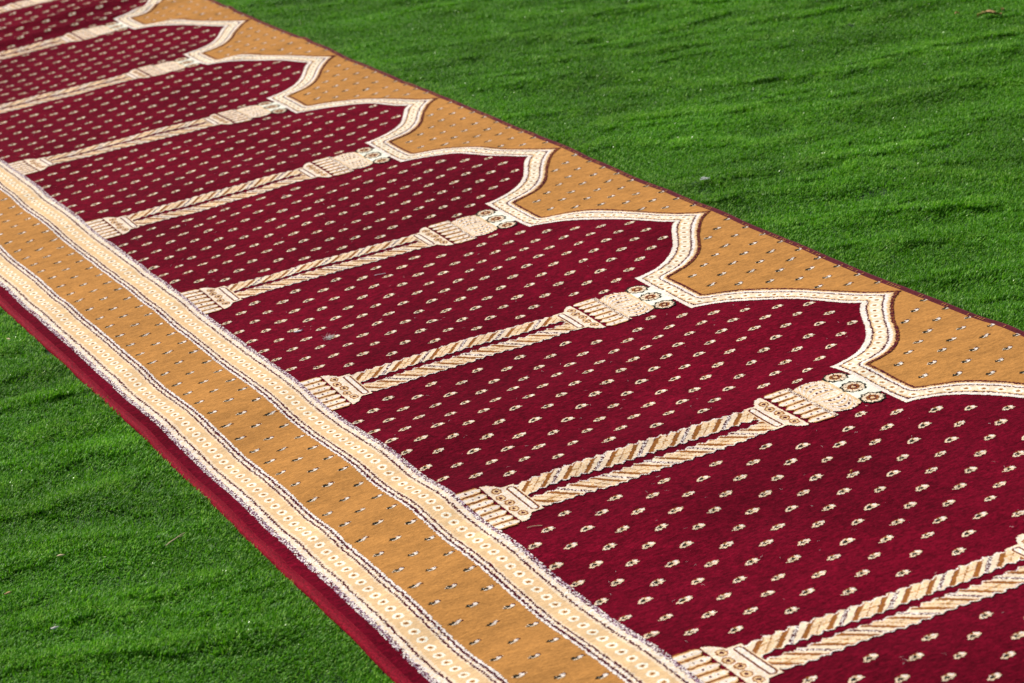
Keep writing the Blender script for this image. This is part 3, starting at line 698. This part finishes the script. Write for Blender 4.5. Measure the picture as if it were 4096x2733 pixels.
# arches and columns
def tilef(k, pat):
    return lambda u, v, iu, iv: pat(u - k, v, iu, iv)
for k in KS:
    kn = .0050 if k < 1 else .0028
    knots('arch_band', rug, k - .5, k + .5, 1.018, 1.462, kn, kn, tilef(k, arch_pattern), LIFT)
    holder = {}
    def sp(U, V, k=k, holder=holder):
        x = U - k
        fl = [(V >= .952) & (x < -.040), (V >= .952) & (np.abs(x) <= .040), (V >= .952) & (x > .040)]
        return [('column', rug, (V > .1345) & (V < .7365)),
                ('column_base', lambda: holder['c'], V <= .1345),
                ('capital', lambda: holder['c'], (V >= .7365) & (V < .877)),
                ('onion_bulb', lambda: holder['c'], (V >= .877) & (V < .952)),
                ('woven_flower', lambda: holder['c'], fl[0]), ('woven_flower', lambda: holder['c'], fl[1]), ('woven_flower', lambda: holder['c'], fl[2])]
    # shaft first so that its pieces can be parented to it
    kn = .0046 if k < 1 else .0025
    x0 = k - .125; 
    iu = None
    def run(k=k, kn=kn):
        def gen(U, V):
            for item in sp(U, V):
                yield item
        res = []
        IUr = (k - .125, k + .125)
        # knots() makes the parts in order, remember the shaft as soon as it exists
        orig = link
        def cap(name, me, parent=None, loc=None):
            o = orig(name, me, parent, loc)
            if name == 'column': holder['c'] = o
            return o
        globals()['link'] = cap
        try: knots('column', rug, IUr[0], IUr[1], .0, 1.034, kn, kn, tilef(k, column_pattern), LIFT + .0003, split=gen)
        finally: globals()['link'] = orig
    run()

# ---- sprigs scattered over the fields: woven knots, one little mesh each
SPR_M = ["......ooooo....", "....tccoocwwo..", "...cckkkccwwwc.", "..tckkkktcwwc..", ".cckkkkkktcct..", "ctckkkkcctccc..", ".ccctttcccc....", "...cc...c......"]
SPR_G = [".........ppp...", "...kkk.pwwpp...", "..kkkkkpwwwpp..", ".kkkkkkwwww....", "..kkkkkcwc.....", "...ccccc......."]
CH = {'o': BR, 'c': CR, 'w': WH, 'k': BK, 'p': PL, 't': TN}
def sprig_cells(rows, seed):
    r = random.Random(seed); cells = []
    hh = len(rows)
    for i, row in enumerate(rows):
        sh = r.choice((-1, 0, 0, 1)) if i % 2 else 0
        for j, ch in enumerate(row):
            if ch == '.': continue
            edge = j == 0 or j == len(row) - 1 or row[j - 1] == '.' or row[j + 1] == '.'
            if edge and r.random() < .22: continue
            if r.random() < .10: ch = 'c' if ch != 'c' else 'k' if r.random() < .3 else 'w'
            cells.append((i - hh / 2, j - 7 + sh * .5, CH[ch]))
    return cells
KNU, KNV = .0026, .0026
def sprig_local(rows, seed):
    """flat little mesh in metres, x along the rug, y across"""
    r = random.Random(seed + 50); cells = sprig_cells(rows, seed); vid = {}; V = []; F = []; C = []
    def vert(i, j):
        if (i, j) not in vid:
            vid[(i, j)] = len(V)
            V.append(((i + r.uniform(-.3, .3)) * KNU * P, (j + r.uniform(-.45, .45)) * KNV * P, r.uniform(-.0001, .0001)))
        return vid[(i, j)]
    for i, j, c in cells:
        F.append((vert(i, j), vert(i + 1, j), vert(i + 1, j + 1), vert(i, j + 1))); C.append(c)
    return np.array(V), np.array(F), np.array(C)
NVAR = 7
SPR = {'m': [sprig_local(SPR_M, s) for s in range(NVAR)], 'g': [sprig_local(SPR_G, 20 + s) for s in range(NVAR)]}
SPR_ME = {}
for kd in SPR:
    SPR_ME[kd] = []
    for V, F, C in SPR[kd]:
        pr = np.unique(C); SPR_ME[kd].append(mesh_np('sprig', V, F, [YARN[q] for q in pr], np.searchsorted(pr, C)))

sites = []
DV_ = .0640; DU_ = .1045
for k in range(-2, 10):           # niches between columns k and k+1
    for j in range(0, 20):
        v = .0245 + DV_ * j
        for i in range(-5, 6):
            off = i * DU_ + (DU_ / 2 if j % 2 == 0 else 0)
            x = .5 + off
            if not 0 < x < 1: continue
            xc = (x + .5) % 1 - .5; ax = abs(xc)
            lim = .138 if v < .12 else (.105 if v < .70 else (.138 if v < .90 else .125))
            if ax < lim: continue
            if v > .93 and poly_dist(np.array([xc]), np.array([v]), FL)[0] < .022: continue
            if v > f_edge(np.array([xc]))[0] - .02: continue
            sites.append((k + x, v, 'm'))
for k in range(-2, 11):           # spandrels
    for j in range(0, 6):
        v = 1.150 + .0605 * j
        for i in range(-5, 6):
            xc = i * .0985 + (.0985 / 2 if j % 2 == 0 else 0)
            if abs(xc) > .5: continue
            if v < o_edge(np.array([xc]))[0] + .022 or v > 1.458: continue
            if poly_dist(np.array([xc]), np.array([v]), OL)[0] < .020: continue
            sites.append((k + xc, v, 'g'))
for j, (v, ph) in enumerate(((-.256, 0), (-.195, .5), (-.133, 0))):
    for i in range(-90, 40):
        u = 6.9408 + (i + ph) * .1024
        sites.append((u, v, 'g'))
sites = [s_ for s_ in sites if U0 + .03 < s_[0] < U1 - .03]
S = np.array([(a_, b_) for a_, b_, _ in sites])
W0 = rug_pos(S[:, 0], S[:, 1], LIFT)
Wu = rug_pos(S[:, 0] + .012, S[:, 1], LIFT) - rug_pos(S[:, 0] - .012, S[:, 1], LIFT)
Wv = rug_pos(S[:, 0], S[:, 1] + .015, LIFT) - rug_pos(S[:, 0], S[:, 1] - .015, LIFT)
# visibility order: the ones that show largest first
d = W0 - np.array(CAM); zc = d @ np.array(fw); xx = d @ np.array(r2) / zc * 90.2 / 36; yy = d @ np.array(u2) / zc * 90.2 / 36
vis = (np.abs(xx) < .5) & (np.abs(yy) < .5 * 683 / 1024)
order = np.argsort(np.where(vis, zc, zc + 100))
rs = random.Random(3); restV, restF, restC = [], [], []; off = 0
tilt_j = RNG.normal(0, .04, len(sites)); shj = RNG.normal(0, .0011, (len(sites), 2))
for rank, i in enumerate(order):
    kd = sites[i][2]; vi = rs.randrange(NVAR)
    ex = Wu[i] / np.linalg.norm(Wu[i]); ey = Wv[i] - ex * (Wv[i] @ ex); ey /= np.linalg.norm(ey); ez = np.cross(ex, ey)
    ca, sa = math.cos(tilt_j[i]), math.sin(tilt_j[i]); ex, ey = ca * ex + sa * ey, ca * ey - sa * ex
    pos = W0[i] + ex * shj[i, 0] + ey * shj[i, 1] - ORG - ez * .0003
    sc = (1.03 if kd == 'm' else 1.06) + shj[i, 0] * 40
    if rank < 298:
        o = bpy.data.objects.new('woven_sprig', SPR_ME[kd][vi]); COL.objects.link(o); o.parent = rug
        o.matrix_local = Matrix(((ex[0] * sc, ey[0] * sc, ez[0], pos[0]), (ex[1] * sc, ey[1] * sc, ez[1], pos[1]), (ex[2] * sc, ey[2] * sc, ez[2], pos[2]), (0, 0, 0, 1)))
    else:
        V, F, C = SPR[kd][vi]
        restV.append(pos + sc * V[:, :1] * ex + sc * V[:, 1:2] * ey + V[:, 2:] * ez); restF.append(F + off); restC.append(C); off += len(V)
rc = np.concatenate(restC); pr = np.unique(rc)
o = link('distant_sprigs', mesh_np('distant_sprigs', np.concatenate(restV), np.concatenate(restF), [YARN[q] for q in pr], np.searchsorted(pr, rc)), rug)
o['kind'] = 'stuff'
print('sprigs', len(sites), 'visible', vis.sum())

# ---- rolled left edge and bound right edge, cut ends
def edge_strip(name, us, prof, mat):
    """prof: list of (v, dz) across; dz measured from the pile surface"""
    uu = np.repeat(us[:, None], len(prof), 1); wob = smooth_noise(us * 1.0, us * 0, 21, 10, 1.5, 12)[:, None]
    vv = np.array([q[0] for q in prof])[None] + wob * .0004; zz = np.array([q[1] for q in prof])[None] * (1 + .08 * smooth_noise(us, us * 0, 22, 8, 2, 14)[:, None])
    W = rug_pos(uu, vv + 0 * uu, (zz + 0 * uu)) - ORG
    n, m = uu.shape; idx = np.arange(n * m).reshape(n, m)
    F = np.stack([idx[:-1, :-1], idx[1:, :-1], idx[1:, 1:], idx[:-1, 1:]], -1).reshape(-1, 4)
    return link(name, mesh_np(name, W.reshape(-1, 3), F[:, ::-1], [mat]), rug)
M_ROLL = pile_mat('maroon_rolled_pile', (0.165, 0.0018, 0.0115), dark=0.4, light=2.0, sheen=0.08, sheen_tint=(1.0, 0.06, 0.12), rough=0.6, streak=.4, spec=.05, bump=.8)  # same maroon yarn, base lightened to paint in the bright highlight along the roll
us_e = np.linspace(U0, U1, 1400)
prof = [(-.430, .0003), (-.435, .0008)]
for a in np.linspace(95, -50, 15):
    aa = math.radians(a); prof.append((-.4410 - math.cos(aa) * .0105, -.0046 + math.sin(aa) * .0062))
edge_strip('rolled_edge', us_e, prof, M_ROLL)
M_BIND = pile_mat('maroon_binding', (0.085, 0.008, 0.014), dark=.6, light=1.3, sheen=.3, sheen_tint=(.8, .3, .35), streak=3, rough=.8)
prof = [(1.455, .0001), (1.458, .0014)] + [(1.4655 - .0080 * math.cos(math.radians(a)), -.0012 + .0036 * math.sin(math.radians(a))) for a in np.linspace(140, -20, 9)[:0]]
for a in np.linspace(30, 200, 12):
    aa = math.radians(a); prof.append((1.4665 - .0085 * math.cos(aa), -.0015 + .0036 * math.sin(aa)))
prof.append((1.4745, -.0115))
edge_strip('edge_binding', us_e, prof, M_BIND)
# yarn ends showing through the binding
SV, SF = [], []; rs = random.Random(8); u = U0 + .02
UU, VVV, ZZ = [], [], []
while u < U1 - .02:
    u += rs.choice((.010, .012, .03, .09 if rs.random() < .5 else .02)); L_ = rs.uniform(.004, .009); w_ = .0012
    for t in (0, 1):
        vv = 1.4555 + t * L_; z_ = .0016 + .0012 * t
        UU += [u + t * .0018 - w_, u + t * .0018 + w_]; VVV += [vv, vv]; ZZ += [z_, z_]
    b0 = len(UU) - 4; SF.append((b0, b0 + 1, b0 + 3, b0 + 2))
W = rug_pos(np.array(UU), np.array(VVV), np.array(ZZ)) - ORG
o = link('binding_stitches', mesh_np('binding_stitches', W, np.array(SF), [M_GOLD]), rug); o['kind'] = 'stuff'
# backing slab so that the rug has thickness at its ends
M_JUTE = plain_mat('rug_backing', (0.32, 0.22, 0.13), .9, .3, 400)
for ue in (U0, U1):
    vs = np.linspace(V0 + .01, V1 - .01, 90); UUe = np.full((2, 90), ue); VVe = np.stack([vs, vs]); ZZe = np.stack([np.full(90, -.0004), np.full(90, -.011)])
    W = rug_pos(UUe, VVe, ZZe) - ORG; idx = np.arange(180).reshape(2, 90)
    F = np.stack([idx[:-1, :-1], idx[1:, :-1], idx[1:, 1:], idx[:-1, 1:]], -1).reshape(-1, 4)
    link('cut_end', mesh_np('cut_end', W.reshape(-1, 3), F, [M_JUTE]), rug)

# ------------------------------------------------------------------ loose bits
def world_z(x, y, on_rug):
    if not on_rug: return float(ground_z(np.array([x]), np.array([y]))[0]) + 0.0075
    u, v = x / P, y / P
    for _ in range(4):
        w = rug_pos(np.array([u]), np.array([v]))[0]; u += (x - w[0]) / P; v += (y - w[1]) / P
    return float(rug_pos(np.array([u]), np.array([v]), LIFT)[0][2])

def tube_np(path, rad, n=5):
    path = np.asarray(path, float); V = []; F = []
    for i, p_ in enumerate(path):
        t = path[min(i + 1, len(path) - 1)] - path[max(i - 1, 0)]; t /= np.linalg.norm(t) + 1e-12
        a = np.cross(t, (0.3, .2, 1)); a /= np.linalg.norm(a) + 1e-12; b_ = np.cross(t, a)
        r_ = rad[i] if np.ndim(rad) else rad
        for k in range(n):
            q = math.tau * k / n; V.append(p_ + r_ * (math.cos(q) * a + math.sin(q) * b_))
        if i:
            for k in range(n):
                s0 = (i - 1) * n; F.append((s0 + k, s0 + (k + 1) % n, s0 + n + (k + 1) % n, s0 + n + k))
    return np.array(V), np.array(F)

def join(parts):
    V, F, off = [], [], 0
    for v_, f_ in parts: V.append(v_); F.append(f_ + off); off += len(v_)
    return np.concatenate(V), np.concatenate(F)

M_DRY = plain_mat('dry_leaf', (0.50, 0.30, 0.12), .7, .5, 120)
M_STRAW = plain_mat('straw', (0.62, 0.48, 0.28), .7, .25, 200)
M_PAPER = plain_mat('white_scrap', (0.80, 0.80, 0.80), .8, .15, 300)
M_FLUFF = plain_mat('grey_fluff', (0.78, 0.72, 0.68), .95, .3, 300)
M_NAVY = plain_mat('dark_blue_tip', (0.012, 0.015, 0.05), .5, .2, 300)
M_CRUMB = plain_mat('orange_crumb', (0.55, 0.20, 0.03), .6, .3, 300)

def thing(name, me, x, y, on_rug, label, cat, rz=0, dz=0.0):
    o = link(name, me, None, (x, y, world_z(x, y, on_rug) + dz)); o.rotation_euler = (0, 0, rz)
    return tag(o, label, cat)

def leaf_mesh(name, L, W_, mat, seed, curl=.5):
    r = np.random.default_rng(seed); n, m = 12, 5; V = []
    for i in range(n):
        t = i / (n - 1); w = W_ * math.sin(math.pi * min(1, t * .96 + .03)) ** .7 * (1 + .18 * r.normal())
        for j in range(m):
            s_ = j / (m - 1) - .5
            V.append(((t - .5) * L, s_ * w + .10 * L * math.sin(t * 5), .004 + curl * W_ * (abs(s_) ** 1.5) * 1.6 + .0012 * r.normal() + .0035 * math.sin(t * 4)))
    idx = np.arange(n * m).reshape(n, m); F = np.stack([idx[:-1, :-1], idx[1:, :-1], idx[1:, 1:], idx[:-1, 1:]], -1).reshape(-1, 4)
    V = np.array(V); V2 = V.copy(); V2[:, 2] -= .0004
    return mesh_np(name, np.concatenate([V, V2]), np.concatenate([F, F[:, ::-1] + len(V)]), [mat])

AY = math.atan2(.893, .424)        # world heading that runs to the right in the picture
lf = thing('dry_leaf', leaf_mesh('dry_leaf', .052, .015, M_DRY, 2), 2.607, 1.952, False, 'curled yellow-brown dry leaf lying on the turf in the far right corner', 'leaf', AY)
V, F = tube_np([(-.026, .003, .009), (-.012, .000, .011), (.0, -.002, .0085), (.012, -.001, .0075)], [.0009, .0010, .0009, .0006])
M_STEM = plain_mat('green_stem', (0.30, 0.40, 0.06), .6, .2)
link('leaf_stalk', mesh_np('leaf_stalk', V, F, [M_STEM]), lf)
thing('dry_leaf', leaf_mesh('leaf_scrap', .012, .006, M_DRY, 5), 2.526, 1.925, False, 'tiny brown leaf scrap on the turf left of the curled dry leaf', 'leaf scrap', AY + .4)
thing('dry_leaf', leaf_mesh('leaf_scrap', .011, .006, M_DRY, 6), 2.600, 1.992, False, 'tiny reddish brown leaf scrap on the turf right of the curled dry leaf', 'leaf scrap', AY + 1)

def scrap(seed, L, W_, H_, n=9):
    """small torn lump: flattened irregular pebble shape"""
    r = np.random.default_rng(seed); V = []; m = 8
    for i in range(n):
        t = i / (n - 1); e_ = max(.03, math.sin(math.pi * t)) ** .6
        for j in range(m):
            a = math.tau * j / m; k = 1 + .3 * r.normal() * .6
            V.append(((t - .5) * L, math.cos(a) * W_ * .5 * e_ * k + .12 * L * math.sin(t * 3 + seed), max(-.0003, H_ * .5 + math.sin(a) * H_ * .5 * e_ * k)))
    idx = np.arange(n * m).reshape(n, m); F = []
    for i in range(n - 1):
        for j in range(m): F.append((idx[i, j], idx[i + 1, j], idx[i + 1, (j + 1) % m], idx[i, (j + 1) % m]))
    return np.array(V), np.array(F)
V, F = scrap(3, .0150, .0048, .0022)
ws = thing('paper_scrap', mesh_np('paper_scrap', V, F, [M_PAPER]), 3.286, .089, True, 'small torn white scrap with a dark blue tip on the maroon field between two columns', 'scrap', AY + .25)
V, F = scrap(4, .0036, .0034, .0024); V[:, 0] += .0075; V[:, 1] += .0012
link('dark_tip', mesh_np('dark_tip', V, F, [M_NAVY]), ws)

def fluff_mesh(name, seed, R_, n=26, rad=.00018, mat=None, flat=.5):
    r = np.random.default_rng(seed); parts = []
    for _ in range(n):
        p_ = r.normal(0, R_ * .35, 3); p_[2] = abs(p_[2]) * flat; dr = r.normal(0, 1, 3); dr[2] *= .3; path = [p_.copy()]
        for _ in range(5):
            dr = dr + r.normal(0, .8, 3) * (1, 1, .3); p_ = p_ + dr / np.linalg.norm(dr) * R_ * .25; p_[2] = abs(p_[2]); path.append(p_.copy())
        parts.append(tube_np(path, rad, 3))
    V, F = join(parts); return mesh_np(name, V, F, [mat or M_FLUFF])
thing('fluff_tuft', fluff_mesh('fluff_tuft', 5, .007, 70), 3.366, .113, True, 'pale grey tuft of fluff on the maroon field right of the torn white scrap', 'fluff', AY)
thing('fluff_tuft', fluff_mesh('fluff_tuft', 6, .008, 12), 3.505, .675, True, 'thin twisted grey thread high in the maroon arch field near its right shoulder', 'thread', AY)
thing('fluff_tuft', fluff_mesh('fluff_tuft', 9, .006, 60, mat=M_PAPER), 3.128, .953, False, 'round white speck of fluff on the turf close to the gold edge of the rug', 'fluff', AY, .003)
V, F = tube_np([(-.010, 0, .0006), (-.003, .0004, .0011), (.004, 0, .0010), (.010, .0006, .0007)], .00055, 6)
thing('straw', mesh_np('straw', V, F, [M_PAPER]), 3.130, .303, True, 'short straight white straw on the maroon field just below a twisted column', 'straw', AY + .12)
V, F = tube_np([(-.010, 0, .0006), (-.003, .0010, .0011), (.004, .0008, .0010), (.010, -.0006, .0007)], .0005, 6)
thing('straw', mesh_np('straw', V, F, [M_STRAW]), 4.293, .041, True, 'short tan straw on the maroon field beside a fluted column base', 'straw', AY + .05)
V, F = tube_np([(-.017, -.004, .003), (-.008, -.001, .005), (.0, .001, .006), (.009, .005, .007), (.017, .010, .006)], [.0007, .0008, .0008, .0006, .0004], 6)
tw = thing('twig', mesh_np('twig', V, F, [M_STRAW]), 3.975, -.351, False, 'thin dry brown twig lying on the turf left of the rug', 'twig', AY + .5, .002)
V, F = tube_np([(.004, .003, .006), (.011, .000, .007)], [.0006, .0003], 5)
link('twig_fork', mesh_np('twig_fork', V, F, [M_STRAW]), tw)
for s_, (x, y, lab) in enumerate(((2.918, -.31, 'small pale wood chip on the turf near the left margin of the picture'), (3.905, -.495, 'small pinkish chip on the turf left of the dry twig'), (3.964, -.586, 'small brown chip on the turf at the far left, lowest brown one'), (4.124, -.565, 'small whitish chip low on the turf in the lower left corner'))):
    V, F = scrap(20 + s_, .011, .004, .003)
    thing('wood_chip', mesh_np('wood_chip', V, F, [[M_STRAW, M_STRAW, M_DRY, M_FLUFF][s_]]), x, y, False, lab, 'chip', AY + (-.5, .4, .6, .1)[s_], .002)
V, F = scrap(31, .0055, .0036, .0028)
thing('crumb', mesh_np('crumb', V, F, [M_CRUMB]), *[float(q) for q in (4.432, .440)], True, 'tiny orange crumb on the maroon field in the right part of the picture', 'crumb', AY + .5)

# lint over the field, too fine to count
parts = []; r = np.random.default_rng(77)
for _ in range(420):
    u, v = r.uniform(1.5, 9), r.uniform(.01, 1.3)
    if v > f_edge(np.array([(u + .5) % 1 - .5]))[0] - .01: continue
    c0 = rug_pos(np.array([u]), np.array([v]), LIFT)[0]; a = r.uniform(0, math.tau); ln = r.uniform(.002, .007); path = []; q = c0.copy(); q[2] += .0004
    for _ in range(5):
        path.append(q.copy()); a += r.normal(0, .6); q = q + np.array([math.cos(a), math.sin(a), 0]) * ln / 4; q[2] = c0[2] + r.uniform(.0003, .0012)
    parts.append(tube_np(path, r.uniform(.00009, .00017), 3))
V, F = join(parts)
lint = link('lint', mesh_np('lint', V, F, [M_FLUFF])); tag(lint, 'fine pale lint fibres scattered over the maroon field of the rug', kind='stuff')
print('tris', sum(len(o.data.polygons) * 2 for o in bpy.data.objects if o.type == 'MESH' and o.users_collection))
